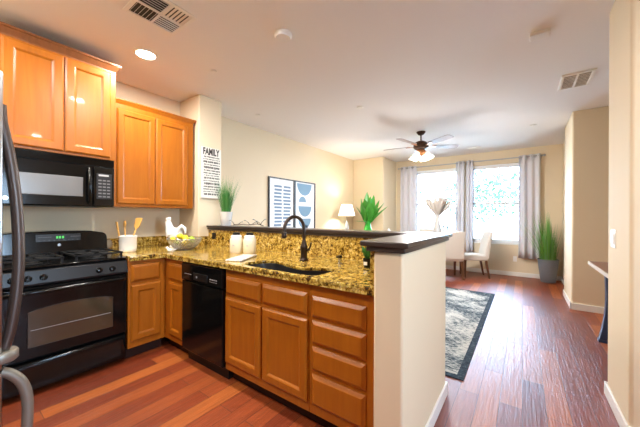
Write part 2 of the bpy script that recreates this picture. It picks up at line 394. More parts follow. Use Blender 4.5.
# wall cabinet to the corner
c = thing('wall_cabinet', 'shallower honey maple wall cabinet with two doors hung by the lettered sign', 'cabinet', (-3.24, 1.022, 0), pi/2)
box(0, .845, 0, .375, 1.355, 2.385).build('carcass', MAPLE, c, bevel=.002)
door(.055, .408, 1.385, 2.325, c, fr=.05); door(.416, .775, 1.385, 2.325, c, fr=.05)
crown(c, 0, .845, 2.365, 2.42, .025, .375, MAPLE, left=False)

def base(label, loc, rz, x1, depth, fronts, toe=(0, None), hollow=False):
    c = thing('base_cabinet', label, 'cabinet', loc, rz)
    if hollow:
        box(0, x1, 0, .008, .105, .873).box(0, x1, .008, .018, .105, .655).box(0, .018, .018, depth, .105, .66).box(x1-.018, x1, .018, depth, .105, .66).box(.018, x1-.018, .018, depth, .105, .123).box(.018, x1-.018, depth-.01, depth, .123, .66).build('carcass', MAPLE, c)
    else: box(0, x1, 0, depth, .105, .890).build('carcass', MAPLE, c, bevel=.002)
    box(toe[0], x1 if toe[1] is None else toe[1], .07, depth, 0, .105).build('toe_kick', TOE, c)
    for k, a in fronts: (door if k == 'd' else drawer)(*a, c)
    return c
base('maple base cabinet with one drawer over one door beside the gas range', (-2.785, 1.015, 0), pi/2, .315, .82,
     [('w', (.022, .265, .685, .835)), ('d', (.022, .268, .165, .655))])
base('narrow maple corner base cabinet with drawer and door beside the dishwasher', (-2.785, 1.33, 0), 0, .345, .55,
     [('w', (.09, .338, .675, .828)), ('d', (.09, .338, .165, .65))], (-.07, None))
base('wide maple sink base cabinet with two false drawer fronts over two doors', (-1.838, 1.33, 0), 0, .808, .70,
     [('w', (.015, .392, .68, .812)), ('w', (.412, .796, .68, .812)), ('d', (.010, .398, .165, .655)), ('d', (.412, .798, .165, .655))], hollow=True)
base('maple base cabinet holding a stack of four drawers at the peninsula end', (-1.028, 1.33, 0), 0, .43, .70,
     [('w', (.022, .372, .678, .803)), ('w', (.022, .372, .523, .660)), ('w', (.022, .372, .368, .506)), ('w', (.022, .372, .165, .345))])

# countertop with sink cut-out
SINK = [(-1.05, 1.342), (-1.35, 1.337), (-1.60, 1.345), (-1.695, 1.39), (-1.705, 1.47), (-1.675, 1.565), (-1.615, 1.615), (-1.52, 1.60),
        (-1.37, 1.545), (-1.25, 1.525), (-1.15, 1.58), (-1.06, 1.63), (-1.005, 1.555), (-1.005, 1.42)]
sk = catmull([(x, y, 0) for x, y in SINK], 5)
cu = bpy.data.curves.new('ct', 'CURVE'); cu.dimensions = '2D'; cu.fill_mode = 'BOTH'; cu.extrude = .011
for pts in ([(-3.62, 1.02), (-2.75, 1.02), (-2.75, 1.295), (-.597, 1.295), (-.597, 2.03), (-3.168, 2.03), (-3.168, 1.898), (-3.62, 1.898)], [(p.x, p.y) for p in sk]):
    s = cu.splines.new('POLY'); s.points.add(len(pts)-1); s.use_cyclic_u = True
    for q, p in zip(s.points, pts): q.co = (p[0], p[1], 0, 1)
tmp = bpy.data.objects.new('tmp', cu); COL.objects.link(tmp); bpy.context.view_layer.update()
me = bpy.data.meshes.new_from_object(tmp.evaluated_get(bpy.context.evaluated_depsgraph_get())); bpy.data.objects.remove(tmp)
ct = bpy.data.objects.new('countertop', me); COL.objects.link(ct); ct.location = (0, 0, .903); me.materials.clear(); me.materials.append(GRAN)
bm = bmesh.new(); bm.from_mesh(me); bmesh.ops.remove_doubles(bm, verts=bm.verts, dist=1e-5); bm.to_mesh(me); bm.free()
MB().loft([[(x, y, z) for x, y in ((-2.79, 1.0205), (-2.7505, 1.0205), (-2.7505, 1.2955), (-.598, 1.2955), (-.598, 1.3295), (-2.7845, 1.3295), (-2.7845, 1.0205))[1:]] for z in (-.0295, -.0112)]).build('edge_build_up', GRAN, ct)
tag(ct, 'gold and brown granite countertop running from the range round to the peninsula end', 'countertop')
bv = ct.modifiers.new('bevel', 'BEVEL'); bv.width = .006; bv.segments = 2; bv.limit_method = 'ANGLE'
t = thing('granite_backsplash', 'tall speckled granite backsplash behind the sink under the dark ledge', 'backsplash', (-1.9, 2.03, .914))
box(-1.265, 1.276, 0, .0195, .0005, .185).build('back_slab', GRAN, t)
tag(box(-.622, -.5965, 1.296, 2.049, .9145, 1.099).build('granite_side_splash', GRAN), 'narrow granite splash slab on the end wall of the sink counter', 'backsplash')
mb = box(-3.62, -3.598, 1.022, 1.898, .9145, 1.02).box(-3.598, -3.17, 1.878, 1.898, .9145, 1.02).box(-3.168, -3.148, 1.90, 2.029, .9145, 1.02)
tag(mb.build('granite_upstand', GRAN), 'low speckled granite upstand along the wall behind the rooster and crock', 'backsplash')
# dark bar top, L shaped, slab over a narrower moulding
t = thing('bar_top', 'dark espresso wooden bar top capping the low wall around the sink', 'bar top', (-.52, 1.7, 1.10))
def ell(i): return [(-2.645, .30-i), (-.135+i, .30-i), (-.135+i, -.455+i), (.105-i, -.455+i), (.105-i, .52-i), (-2.645, .52-i)]
MB().loft([[(x, y, z) for x, y in ell(0)] for z in (.026, .052)]).build('slab', BAR, t, bevel=.005)
ell2 = [(-2.645, .312), (-.108, .312), (-.108, -.440), (.086, -.440), (.086, .50), (-2.645, .50)]
MB().loft([[(x, y, z) for x, y in ell2] for z in (.0005, .0258)]).build('moulding', BAR, t, bevel=.004)

# sink
t = thing('kitchen_sink', 'black undermount kitchen sink with a wavy outline below the faucet', 'sink', (-1.36, 1.46, .8915))
def sl(k, z): 
    cx, cy = -1.36, 1.46
    return [((p.x-cx)*k, (p.y-cy)*k, z) for p in sk]
MB().loft([sl(1.05, 0), sl(1.05, -.012), sl(1.03, -.015), sl(.99, -.17), sl(.93, -.19), sl(.3, -.195)][::-1]+[sl(1.0, 0), sl(.985, -.012), sl(.965, -.16), sl(.90, -.175), sl(.3, -.18)]).build('basin', SINKM, t, 50)
MB().lathe([(.042, 0), (.042, .004), (.03, .005), (.028, .001)], (.05, -.02, -.181), 20).build('drain', CHROME, t, 40)
# faucet
t = thing('kitchen_faucet', 'oil rubbed bronze gooseneck faucet standing behind the sink', 'faucet', (-1.43, 1.766, .914))
MB().lathe([(.036, 0), (.036, .008), (.030, .014), (.026, .03), (.027, .09), (.031, .10), (.031, .112), (.024, .125), (.018, .15), (.014, .165)], n=20).build('body', BRONZE, t, 40)
pts = [(0, 0, .15), (0, 0, .255)]+[(-.018*(1-cos(a)), -.095*(1-cos(a)), .255+.097*sin(a)) for a in [pi*k/12 for k in range(1, 13)]]+[(-.038, -.192, .235)]
MB().tube(pts, .0135, 12).build('spout', BRONZE, t, 60)
MB().lathe([(.0135, .04), (.017, .035), (.019, 0), (.015, -.012), (.012, -.013)], (-.038, -.192, .20), 16).build('spray_head', BRONZE, t, 40)
MB().tube([(.026, 0, .085), (.055, -.005, .092), (.075, -.01, .125), (.082, -.012, .15)], [.010, .009, .007, .006], 10).build('lever', BRONZE, t, 50)
t = thing('soap_dispenser', 'short chrome and black soap pump set in the granite beside the sink', 'soap dispenser', (-1.11, 1.80, .914))
MB().lathe([(.020, 0), (.020, .006), (.014, .012), (.014, .045)], n=16).build('base', CHROME, t, 40)
MB().lathe([(.016, .045), (.016, .062), (.010, .066)], n=16).box(-.006, .006, -.05, 0, .052, .062).build('pump', BLK2, t, 40)

# ------------------------------------------------------------------ dishwasher
t = thing('dishwasher', 'black built-in dishwasher between the maple base cabinets', 'dishwasher', (-2.432, 1.325, 0))
box(0, .588, .01, .58, .10, .872).build('tub', BLK2, t)
MB().panel(.004, .584, .115, .705, [(0, .01), (0, -.018), (.006, -.022), (.01, -.022)]).build('door', BLK, t)
cp = MB().panel(.004, .584, .715, .862, [(0, .01), (0, -.022), (.006, -.028), (.01, -.028)]).build('control_panel', BLK, t)
box(.20, .40, -.034, -.028, .735, .795).build('latch_recess', BLK2, cp, bevel=.004)
for k in range(4): box(.06+k*.028, .078+k*.028, -.0295, -.028, .772, .776).build('button', MARK, cp)
for k in range(4): box(.43+k*.026, .445+k*.026, -.0295, -.028, .765, .772).build('button', MARK, cp)
for k in range(4): box(.43+k*.026, .441+k*.026, -.0295, -.028, .748, .752).build('indicator', MARK, cp)
box(.245, .262, -.0355, -.034, .756, .772).build('emblem', MARK, cp)
box(.004, .584, .04, .10, 0, .105).build('toe_panel', BLK2, t)

# ------------------------------------------------------------------ gas range
t = thing('gas_range', 'black freestanding gas range with oven below the microwave', 'stove', (-2.80, .247, 0), pi/2)
WR = .763
box(.002, WR-.002, .03, .68, .03, .895).build('body', BLK2, t)
MB().panel(.004, WR-.004, .035, .245, [(0, .03), (0, -.004), (.012, -.022), (.03, -.028), (.05, -.022)]).build('storage_drawer', BLK, t, bevel=.004)
# oven door with arched window
od = MB().panel(.004, WR-.004, .262, .765, [(0, .03), (0, -.015), (.008, -.024), (.012, -.024)]).build('oven_door', BLK, t)
x0, x1, z0 = .155, .655, .345
out = [(x0, z0), (x1, z0), (x1, .59)] + [(x0+(x1-x0)*(1-k/10), .585+.035*sin(pi*(.12+.76*(k/10)))) for k in range(1, 10)] + [(x0, .59)]
MB().loft([[(x, y, z) for x, z in out] for y in (-.024, -.0265)]).build('window', mat('oven_window_glass', (.055, .042, .024), .06, spec=.9), od)
mb = MB()
mb.tube([(x, -.027, z) for x, z in out]+[(out[0][0], -.027, out[0][1])], .0022, 6)
mb.build('window_trim', GREYP, od)
MB().box(.17, .64, -.0272, -.0265, .462, .465).build('rack_line', MARK, od)
mb = MB(); mb.tube([(.03, -.03, .728), (.05, -.06, .732), (.2, -.066, .734), (WR-.2, -.066, .734), (WR-.05, -.06, .732), (WR-.03, -.03, .728)], .012, 10, 1.3)
mb.build('handle', BLK, od, 60)
# control panel and knobs
MB().loft([[(x, -.02, .772), (x, -.03, .785), (x, -.012, .878), (x, .03, .896), (x, .06, .896), (x, .06, .772)] for x in (.002, WR-.002)]).build('control_panel', GREYP, t, bevel=.004)
for x in (.08, .155, .235, .561, .650):
    k = MB().lathe([(.022, 0), (.022, .006), (.019, .008), (.017, .026), (.012, .028)], n=20).box(-.004, .004, -.018, .018, .026, .036).build('knob', BLK, t, 40)
    k.location = (x, -.021, .825); k.rotation_euler = (rad(90-11), 0, 0)
    MB().lathe([(.030, 0), (.030, .0015), (.0255, .0015), (.0255, 0)], n=24, cap0=False, cap1=False).build('dial_ring', GREYP, k)
# cooktop, burners, grates
box(0, WR, -.012, .45, .895, .910).build('cooktop', BLK, t, bevel=.005)
mb = MB()
for x in (.19, .575):
    for y in (.10, .32):
        b_ = MB().lathe([(.062, 0), (.062, .006), (.045, .010), (.043, .018), (.030, .022), (.028, .028), (.0, .029)], (x, y, .910), 20, cap1=False).build('burner', IRON, t, 40)
for x in (.19, .575):
    mb = MB(); h_ = .958
    for dx in (-.155, .155): mb.box(x+dx-.006, x+dx+.006, 0.0, .43, h_-.012, h_)
    for y in (0.006, .21, .424): mb.box(x-.155, x+.155, y-.006, y+.006, h_-.012, h_)
    for y in (.10, .32):
        for a in (45, 135, 225, 315): mb.cyl((x+.03*cos(rad(a)), y+.03*sin(rad(a)), h_-.004), (x+.15*cos(rad(a)), y+.10*sin(rad(a)), h_-.006), .006, n=6)
    for dx in (-.15, .15):
        for y in (.01, .42): mb.box(x+dx-.007, x+dx+.007, y-.007, y+.007, .910, h_)
    mb.build('grate', IRON, t)
# backguard with rounded shoulders
def bgl(y, k=0): 
    pts = [(.0+k, .91), (WR-k, .91), (WR-k, 1.06)]+[(WR-k-.05+.05*cos(a), 1.06+.05*sin(a)) for a in (pi/8, pi/4, 3*pi/8)]
    pts += [(WR-.12, 1.125), (WR/2, 1.132), (.12, 1.125)]+[(k+.05+.05*cos(a), 1.06+.05*sin(a)) for a in (5*pi/8, 3*pi/4, 7*pi/8)]+[(k, 1.06)]
    return [(x, y+(z-.91)*.10, z) for x, z in pts]
bg = MB().loft([bgl(.445), bgl(.66)]).build('backguard', BLK, t, bevel=.008)
d_ = MB().loft([[(x, .4395+(z-.91)*.10+dy, z) for x, z in ((.27, 1.045), (.56, 1.045), (.56, 1.105), (.27, 1.105))] for dy in (.004, -.001)]).build('display_panel', GREYP, bg)
mb = MB()
for x in (.395, .413, .433): mb.box(x, x+.012, .4495, .453, 1.068, 1.088)
mb.build('clock_lettering', LED, d_)
for k in range(6):
    for x in (.285+k*.014, .49+k*.012): box(x, x+.008, .4495, .453, 1.08, 1.084).build('button', KEYM, bg)
for k in range(9): box(.285+k*.031, .293+k*.031, .447, .4495, 1.053, 1.056).build('button', KEYM, bg)
MB().lathe([(.012, 0), (.012, .002)], n=16).build('emblem', STEEL, bg, loc=(.415, .4525, 1.012)).rotation_euler = (pi/2, 0, 0)

# ------------------------------------------------------------------ microwave
t = thing('microwave_oven', 'black over-the-range microwave under the deep wall cabinet', 'microwave', (-3.09, .272, 1.345), pi/2)
WM = .735
box(0, WM, .02, .53, 0, .428).build('body', BLK2, t, bevel=.004)
mb = box(0, WM, .0, .02, .365, .428)
for k in range(6): mb.box(.01, WM-.01, -.008, .0, .370+k*.0095, .3745+k*.0095)
mb.build('vent_grille', BLK, t)
dr = MB().panel(0, .575, .004, .36, [(0, .02), (0, -.008), (.006, -.014), (.01, -.014)]).build('door', BLK, t)
MB().panel(.085, .505, .085, .25, [(0, -.0135), (0, -.0155), (.006, -.0165), (.01, -.0165)]).build('window', MWG, dr)
MB().tube([(.545, -.012, .03), (.545, -.036, .06), (.545, -.044, .18), (.545, -.036, .30), (.545, -.012, .335)], [.010, .014, .015, .014, .010], 10).build('handle', BLK, dr, 60)
MB().lathe([(.016, 0), (.016, .002)], n=20).build('emblem', STEEL, dr, loc=(.055, -.0145, .05)).rotation_euler = (pi/2, 0, 0)
cp = MB().panel(.579, WM, .004, .36, [(0, .02), (0, -.008), (.006, -.014), (.01, -.014)]).build('control_panel', BLK, t)
box(.60, .715, -.0158, -.0138, .07, .30).build('keypad', GREYP, cp)
box(.615, .69, -.0166, -.0156, .275, .29).build('display', MARK, cp)
for r in range(6):
    for k in range(3): box(.613+k*.032, .637+k*.032, -.0166, -.0156, .086+r*.029, .098+r*.029).build('button', KEYM, cp)

# ------------------------------------------------------------------ refrigerator at the picture edge
t = thing('refrigerator', 'stainless refrigerator with bowed bronze handles at the kitchen edge', 'refrigerator', (-1.47, 0, 0))
box(-.91, -.004, -.68, .085, .03, 1.78).build('body', GREYP, t)
u_ = box(-.91, 0, .09, .152, .725, 1.775).build('door', STEEL, t, bevel=.01)
l_ = box(-.91, 0, .09, .152, .04, .715).build('freezer_door', STEEL, t, bevel=.01)
hp = [(-.03, .147, 1.66), (-.03, .150, 1.60), (-.03, .170, 1.48), (-.03, .188, 1.30), (-.03, .194, 1.12), (-.03, .188, .98), (-.03, .174, .86), (-.03, .160, .795)]
MB().tube(catmull(hp, 5, False), .0165, 12).build('handle', STEELD, u_, 60)
MB().lathe([(.042, 0), (.048, .006), (.048, .03), (.044, .036)], (-.03, .148, .752), 24).build('handle_mount', PAD, u_, 50)
hp = [(-.03, .150, .715), (-.03, .176, .695), (-.03, .202, .655), (-.03, .216, .60), (-.03, .219, .53), (-.03, .212, .42), (-.03, .185, .30), (-.03, .15, .25)]
MB().tube(catmull(hp, 5, False), .0165, 12).build('handle', PAD, l_, 60)
for x in (-.85, -.06):
    for y in (-.6, .0): MB().lathe([(.025, 0), (.025, .012), (.012, .014), (.012, .03)], (x, y, 0), 16).build('leveling_foot', BLK2, t, 40)

# ------------------------------------------------------------------ counter things
def lathe_thing(name, prof, m, loc, label, cat, group=None, n=28):
    return tag(MB().lathe(prof, n=n).build(name, m, smooth=45, loc=loc), label, cat, group)
t = lathe_thing('utensil_crock', [(.062, 0), (.069, .006), (.073, .03), (.075, .14), (.079, .145), (.079, .158), (.071, .160), (.067, .150), (.064, .02)], CERAM, (-3.13, 1.14, .914), 'white ceramic utensil crock on the granite beside the range', 'crock')
def spoon(label, loc, rx, ry, rz, kind):
    mb = MB().tube([(0, 0, 0), (0, 0, .20)], [.006, .006], 8)
    if kind == 'spoon': mb.ball((0, 0, .225), (.024, .008, .034), 12, 8)
    elif kind == 'spatula': mb.loft([[(-w_, -.003, z), (w_, -.003, z), (w_, .003, z), (-w_, .003, z)] for z, w_ in ((.19, .008), (.21, .026), (.28, .034), (.29, .030))])
    else: mb.box(-.014, .014, -.003, .003, .18, .245)
    o = mb.build('cooking_spoon' if kind == 'spoon' else 'spatula', SPOON if kind != 'dark' else BRONZE, smooth=50, loc=loc); o.rotation_euler = (rx, ry, rz); o.scale = (1.25, 1.25, 1.12)
    return tag(o, label, 'utensil', 'utensils in the crock')
BZ = .914+.024
spoon('slim pale wooden paddle leaning to the range side of the crock', (-3.13, 1.09, BZ), rad(10), 0, 0, 'flat')
spoon('broad wooden spatula leaning out of the crock away from the range', (-3.115, 1.145, BZ), rad(-20), 0, rad(20), 'spatula')
spoon('wooden spoon in the crock behind the broad spatula', (-3.165, 1.135, BZ), rad(-3), rad(-16), 0, 'spoon')
# spoon rest leaning on the splash
mb = MB().ball((0, 0, .05), (.014, .032, .05), 14, 10)
tag(mb.build('spoon_rest', mat('tan_stone', (.36, .30, .22), .5), smooth=60, loc=(-3.57, 1.12, .9145)), 'small oval tan spoon rest leaning at the wall behind the crock', 'spoon rest')

# rooster figurine, facing away to the range side
t = thing('rooster_figurine', 'white ceramic rooster figurine standing behind the fruit bowl', 'figurine', (-3.20, 1.625, .914), YAW); t.scale = (.82, .85, 1)
MB().lathe([(.06, 0), (.062, .012), (.05, .022), (.03, .04), (.025, .06)], n=20).build('base', CERAM, t, 40)
MB().ball((.012, 0, .135), (.105, .07, .085), 20, 14).tube([(-.03, 0, .14), (-.055, 0, .19), (-.070, 0, .235), (-.078, 0, .272), (-.080, 0, .302)], [.078, .062, .046, .038, .020], 16).build('body', CERAM, t, 60)
mb = MB()
for k in range(4): mb.ball((-.056-.016*k, 0, .322-.004*abs(k-1)), (.013, .008, .020), 10, 6)
mb.build('comb', CERAM, t, 60)
MB().cyl((-.108, 0, .284), (-.136, 0, .278), .011, .002, 8).ball((-.108, 0, .255), (.009, .008, .020), 8, 6).build('beak', CERAM, t, 60)
mb = MB()
for k, (h_, w_) in enumerate(((.16, .135), (.15, .13), (.12, .115), (.09, .10))):
    mb.tube([(.05, (k-1.5)*.016, .15), (.075, (k-1.5)*.02, .15+h_*.33), (.075+w_*.32, (k-1.5)*.022, .15+h_*.54), (.075+w_*.62, (k-1.5)*.022, .15+h_*.40), (.075+w_*.70, (k-1.5)*.022, .15+h_*.05)], [.034, .028, .024, .020, .008], 10)
mb.build('tail', CERAM, t, 60)

# wire bowl of lemons and limes
BX, BY = -2.905, 1.587
t = thing('wire_fruit_bowl', 'round woven silver wire bowl of fruit by the counter corner', 'bowl', (BX, BY, .914))
mb = MB(); prof = [(.075, .006), (.10, .02), (.13, .05), (.152, .08), (.168, .112)]
for k in range(36):
    for s_ in (1, -1):
        mb.tube([(r*cos(2*pi*k/36+s_*i*.16), r*sin(2*pi*k/36+s_*i*.16), z) for i, (r, z) in enumerate(prof)], .0046, 5)
mb.build('mesh_side', WIRE, t, 60)
mb = MB()
for r, z in ((.168, .112), (.075, .006)):
    mb.tube([(r*cos(2*pi*k/40), r*sin(2*pi*k/40), z) for k in range(41)], .006, 6)
mb.build('rim', WIRE, t, 60)
MB().lathe([(.078, 0), (.078, .004)], n=28).build('base', WIRE, t)
fr = 0
lemon = MB().ball((0, 0, 0), (.030, .030, .039), 16, 10).ball((0, 0, .037), (.008, .008, .008), 8, 6).build('lemon', LEMON, smooth=60)
lime = MB().ball((0, 0, 0), (.027, .027, .031), 16, 10).ball((0, 0, .030), (.006, .006, .006), 8, 6).build('lime', LIME, smooth=60)
LB = ['yellow lemon topmost at the rooster end of the wire bowl', 'yellow lemon at the range side rim of the wire bowl', 'yellow lemon beside the limes at the middle of the bowl', 'yellow lemon low in the wire bowl toward the counter edge', 'yellow lemon low in the wire bowl toward the wall']
first = True
for k, (dx, dy, z) in enumerate(((-.05, -.02, .135), (-.075, -.09, .100), (.02, -.005, .120), (.07, -.04, .072), (-.06, .07, .085))):
    o = lemon if k == 0 else lemon.copy()
    if k: COL.objects.link(o)
    o.location = (BX+dx, BY+dy, .914+z); o.rotation_euler = (1.2+k, .5*k, k*1.3); tag(o, LB[k], 'lemon', 'lemons in the wire bowl')
LB = ['green lime on top of the wire bowl beside the lemons', 'green lime at the sink side rim of the wire bowl', 'green lime low in the wire bowl between lemons']
for k, (dx, dy, z) in enumerate(((.025, .06, .110), (.085, .045, .092), (.0, -.085, .072))):
    o = lime if k == 0 else lime.copy()
    if k: COL.objects.link(o)
    o.location = (BX+dx, BY+dy, .914+z); o.rotation_euler = (1.4+k, .7*k, k*1.1); tag(o, LB[k], 'lime', 'limes in the wire bowl')
# tiny bird figurine by the counter edge
t = thing('bird_figurine', 'tiny white ceramic bird figurine at the counter edge before the bowl', 'figurine', (-2.815, 1.375, .914), YAW)
MB().ball((.012, 0, .018), (.026, .016, .018), 14, 8).ball((-.014, 0, .040), (.013, .011, .013), 12, 8).tube([(.0, 0, .025), (-.010, 0, .036)], [.012, .010], 8).build('body', CERAM, t, 60)
MB().cyl((-.024, 0, .040), (-.036, 0, .037), .004, .001, 6).build('beak', CERAM, t)
MB().tube([(.03, 0, .022), (.045, 0, .036), (.052, 0, .042)], [.009, .007, .003], 8, .5).build('tail', CERAM, t, 60)

# canisters, marble board
def canister(loc, label):
    t = thing('canister', label, 'canister', loc, 0, 'cream canisters by the sink')
    MB().lathe([(.058, 0), (.061, .005), (.061, .125), (.057, .14), (.048, .148), (.048, .152)], n=28).build('jar', CREAMC, t, 45)
    MB().lathe([(.052, .150), (.052, .162), (.044, .170), (.02, .175)], n=28).build('collar', CERAM, t, 45)
    MB().lathe([(.034, .172), (.036, .178), (.034, .192), (.022, .197)], n=24).build('lid', BLK2, t, 45)
    mb = MB()
    for k in range(5):
        a = -1.25+.07*k; mb.box(.0615*cos(a)-.002, .0615*cos(a)+.002, .0615*sin(a)-.001, .0615*sin(a)+.001, .07, .082)
    mb.build('front_marking', MARK, t)
canister((-2.255, 1.745, .914), 'cream canister with black lid nearer the dishwasher end')
canister((-2.125, 1.80, .914), 'cream canister with black lid nearer the faucet')
o = MB().box(-.068, .068, -.165, .165, 0, .014).build('serving_board', MARBLE, bevel=.006, loc=(-1.905, 1.535, .9145)); o.rotation_euler = (0, 0, rad(27))
tag(o, 'grey marble serving board lying on granite before the canisters', 'board')

# small plant in black pot at the end of the peninsula
t = thing('potted_succulent', 'little green plant in a black pot at the splash corner by the sink', 'plant', (-.885, 1.80, .914))
MB().lathe([(.026, 0), (.032, .06), (.034, .062), (.030, .064), (.028, .055)], n=20).build('pot', BLK2, t, 45)
MB().box(-.012, .012, -.035, -.0275, .02, .042).build('pot_label', PLASTIC, t)
mb = MB()
for k in range(26):
    a = random.random()*2*pi; e = random.uniform(.2, 1.0)
    mb.blade((0, 0, .055), (cos(a)*e*.6, sin(a)*e*.6, 1), (-sin(a), cos(a), 0), random.uniform(.06, .12), .028, .12, 4)
mb.build('leaves', GREEN, t)

# outlets and switch
def plate(name, label, cat, loc, rz, m, w_=.07, h_=.115, slots='outlet'):
    t = thing(name, label, cat, loc, rz)
    p_ = MB().panel(-w_/2, w_/2, -h_/2, h_/2, [(0, 0), (0, -.003), (.004, -.006), (.006, -.006)]).build('cover', m, t)
    if slots == 'outlet':
        for z in (-.026, .026): MB().lathe([(.015, 0), (.015, .0015)], n=16).build('socket', BLK2 if m is BLK2 else PLASTIC, t, loc=(0, -.0058, z)).rotation_euler = (pi/2, 0, 0)
    else:
        for x in ((-.023, .023) if w_ > .1 else (0,)): MB().panel(x-.016, x+.016, -.033, .033, [(0, -.005), (0, -.008), (.003, -.010), (.005, -.010)]).build('rocker', PLASTIC, t)
    return t
plate('wall_outlet', 'black outlet plate set in the granite splash near the wall pier', 'outlet', (-3.05, 2.03, 1.025), 0, BLK2, .075, .075, 'outlet')
plate('wall_outlet', 'white outlet plate low on the wall below the dining window', 'outlet', (-.14, YW, .37), 0, PLASTIC)
plate('light_switch', 'white double rocker switch on the hall wall end', 'switch', (.493, 2.68, 1.13), -pi/2, PLASTIC, .115, .12, 'switch')

# ------------------------------------------------------------------ ledge things
def grass_pot(loc):
    t = thing('potted_grass', 'tall green grass in a white tapered pot on the bar ledge', 'plant', loc)
    MB().lathe([(.055, 0), (.058, .004), (.076, .16), (.078, .165), (.072, .165), (.068, .14)], n=28).build('pot', CERAM, t, 45)
    MB().lathe([(.069, .14), (.0, .142)], n=20, cap0=False, cap1=False).build('soil', SOIL, t)
    mb = MB(); mb2 = MB()
    for k in range(300):
        a = random.random()*2*pi; e = random.random()*.36*(.6 if cos(a) < -.2 else 1); r = random.random()*.05
        (mb2 if k % 5 == 0 else mb).blade((r*cos(a), r*sin(a), .14), (cos(a)*e, sin(a)*e, 1), (-sin(a), cos(a), 0), random.uniform(.22, .50), .0075, random.uniform(.02, .22), 5)
    mb.build('blades', GREEN, t); mb2.build('pale_blades', GREEN2, t)
grass_pot((-2.93, 2.115, 1.1525))
mb = MB(); mb2 = MB()
pts = [(-.26, .0, .012), (-.12, .015, .022), (.02, -.01, .018), (.14, .012, .03), (.25, .0, .012)]
mb.tube(catmull(pts, 4, False), .0045, 6)
for x, z, h_, s_ in ((-.24, .012, .05, -1), (-.18, .016, .03, 1), (.03, .02, .045, -1), (.06, .02, .03, 1), (.17, .028, .05, -1), (.20, .02, .06, 1), (.22, .015, .045, -1)):
    mb.tube([(x, 0, z), (x+.02*s_, .01*s_, z+h_*.6), (x+.05*s_, .015*s_, z+h_)], [.0035, .003, .002], 5)
    mb2.ball((x+.06*s_, .016*s_, z+h_+.003), (.018, .008, .007), 8, 6)
t = thing('decor_branch', 'thin dark decorative branch with pale leaves lying on the ledge', 'decoration', (-2.52, 2.11, 1.1515))
mb.build('twig', BRONZE, t, 60); mb2.build('leaves', WIRE, t, 60)

# ------------------------------------------------------------------ sign on the pier
t = thing('family_sign', 'white wooden FAMILY sign with black lettering on the wall pier', 'sign', (-3.169, 1.928, 1.49), pi/2)
box(0, .268, -.016, 0, 0, .622).build('board', SIGNW, t)
mb = box(-.002, .270, -.017, 0, -.012, 0); mb.build('bottom_edge', SIGNE, t)
fc = bpy.data.curves.new('f', 'FONT'); fc.body = 'FAMILY'; fc.size = .09; fc.offset = .003; fc.extrude = .0008
tmp = bpy.data.objects.new('tmp', fc); COL.objects.link(tmp); bpy.context.view_layer.update()
me = bpy.data.meshes.new_from_object(tmp.evaluated_get(bpy.context.evaluated_depsgraph_get())); bpy.data.objects.remove(tmp)
xs = [v.co.x for v in me.vertices]; wdt = max(xs)-min(xs)
for v in me.vertices: v.co = ((v.co.x-min(xs))*.225/wdt, -v.co.z, v.co.y*.085/.066)
o = bpy.data.objects.new('heading', me); COL.objects.link(o); me.materials.clear(); me.materials.append(SIGNK); o.parent = t; o.location = (.018, -.017, .532)
mb = MB(); z = .512
for row in range(15):
    h_ = (.016, .012, .024, .014, .028, .018)[row % 6]; x = .018+random.random()*.015
    while x < .240:
        w_ = random.uniform(.006, .016)
        mb.box(x, min(x+w_, .252), -.0172, -.016, z-h_*random.uniform(.75, 1), z); x += w_+random.choice((.003, .004, .010))
    z -= h_+.0145
mb.build('small_lettering', SIGNK, t)

# ------------------------------------------------------------------ framed prints on the living room wall
def print_frame(y0, y1, label):
    t = thing('framed_print', label, 'picture', (WX+.002, y0, .95), pi/2, 'framed prints on the living room wall'); w_ = y1-y0; h_ = 1.015
    mb = MB()
    for b_ in ((0, .022, 0, h_), (w_-.022, w_, 0, h_), (.022, w_-.022, 0, .022), (.022, w_-.022, h_-.022, h_)): mb.box(b_[0], b_[1], -.03, 0, b_[2], b_[3])
    mb.build('frame', FRAMEB, t); box(.022, w_-.022, -.012, -.002, .022, h_-.022).build('paper', PAPER, t)
    return t, w_, h_
t, w_, h_ = print_frame(3.463, 4.145, 'framed abstract print of blue dashes in two columns')
mb = MB()
for r in range(13):
    for x0, x1 in ((.14, .335), (.375, .575)):
        mb.box(x0+random.uniform(-.012, .012), x1+random.uniform(-.012, .012), -.0135, -.0115, .86-.064*r-.018, .86-.064*r+.018)
mb.build('dashes', INK, t)
t, w_, h_ = print_frame(4.152, 4.812, 'framed abstract print of pale blue half circles')
mb = MB()
def half(cx, cz, r, up):
    pts = [(cx+r*cos(pi*k/16), cz+(1 if up else -1)*r*sin(pi*k/16)) for k in range(17)]
    mb.loft([[(x, y, z) for x, z in pts] for y in (-.0115, -.0135)])
half(.31, .97, .235, False); half(.25, .60, .115, True); half(.33, .52, .21, False); half(.32, .27, .20, False); half(.33, .06, .1, True)
mb.build('half_circles', BLUE, t)

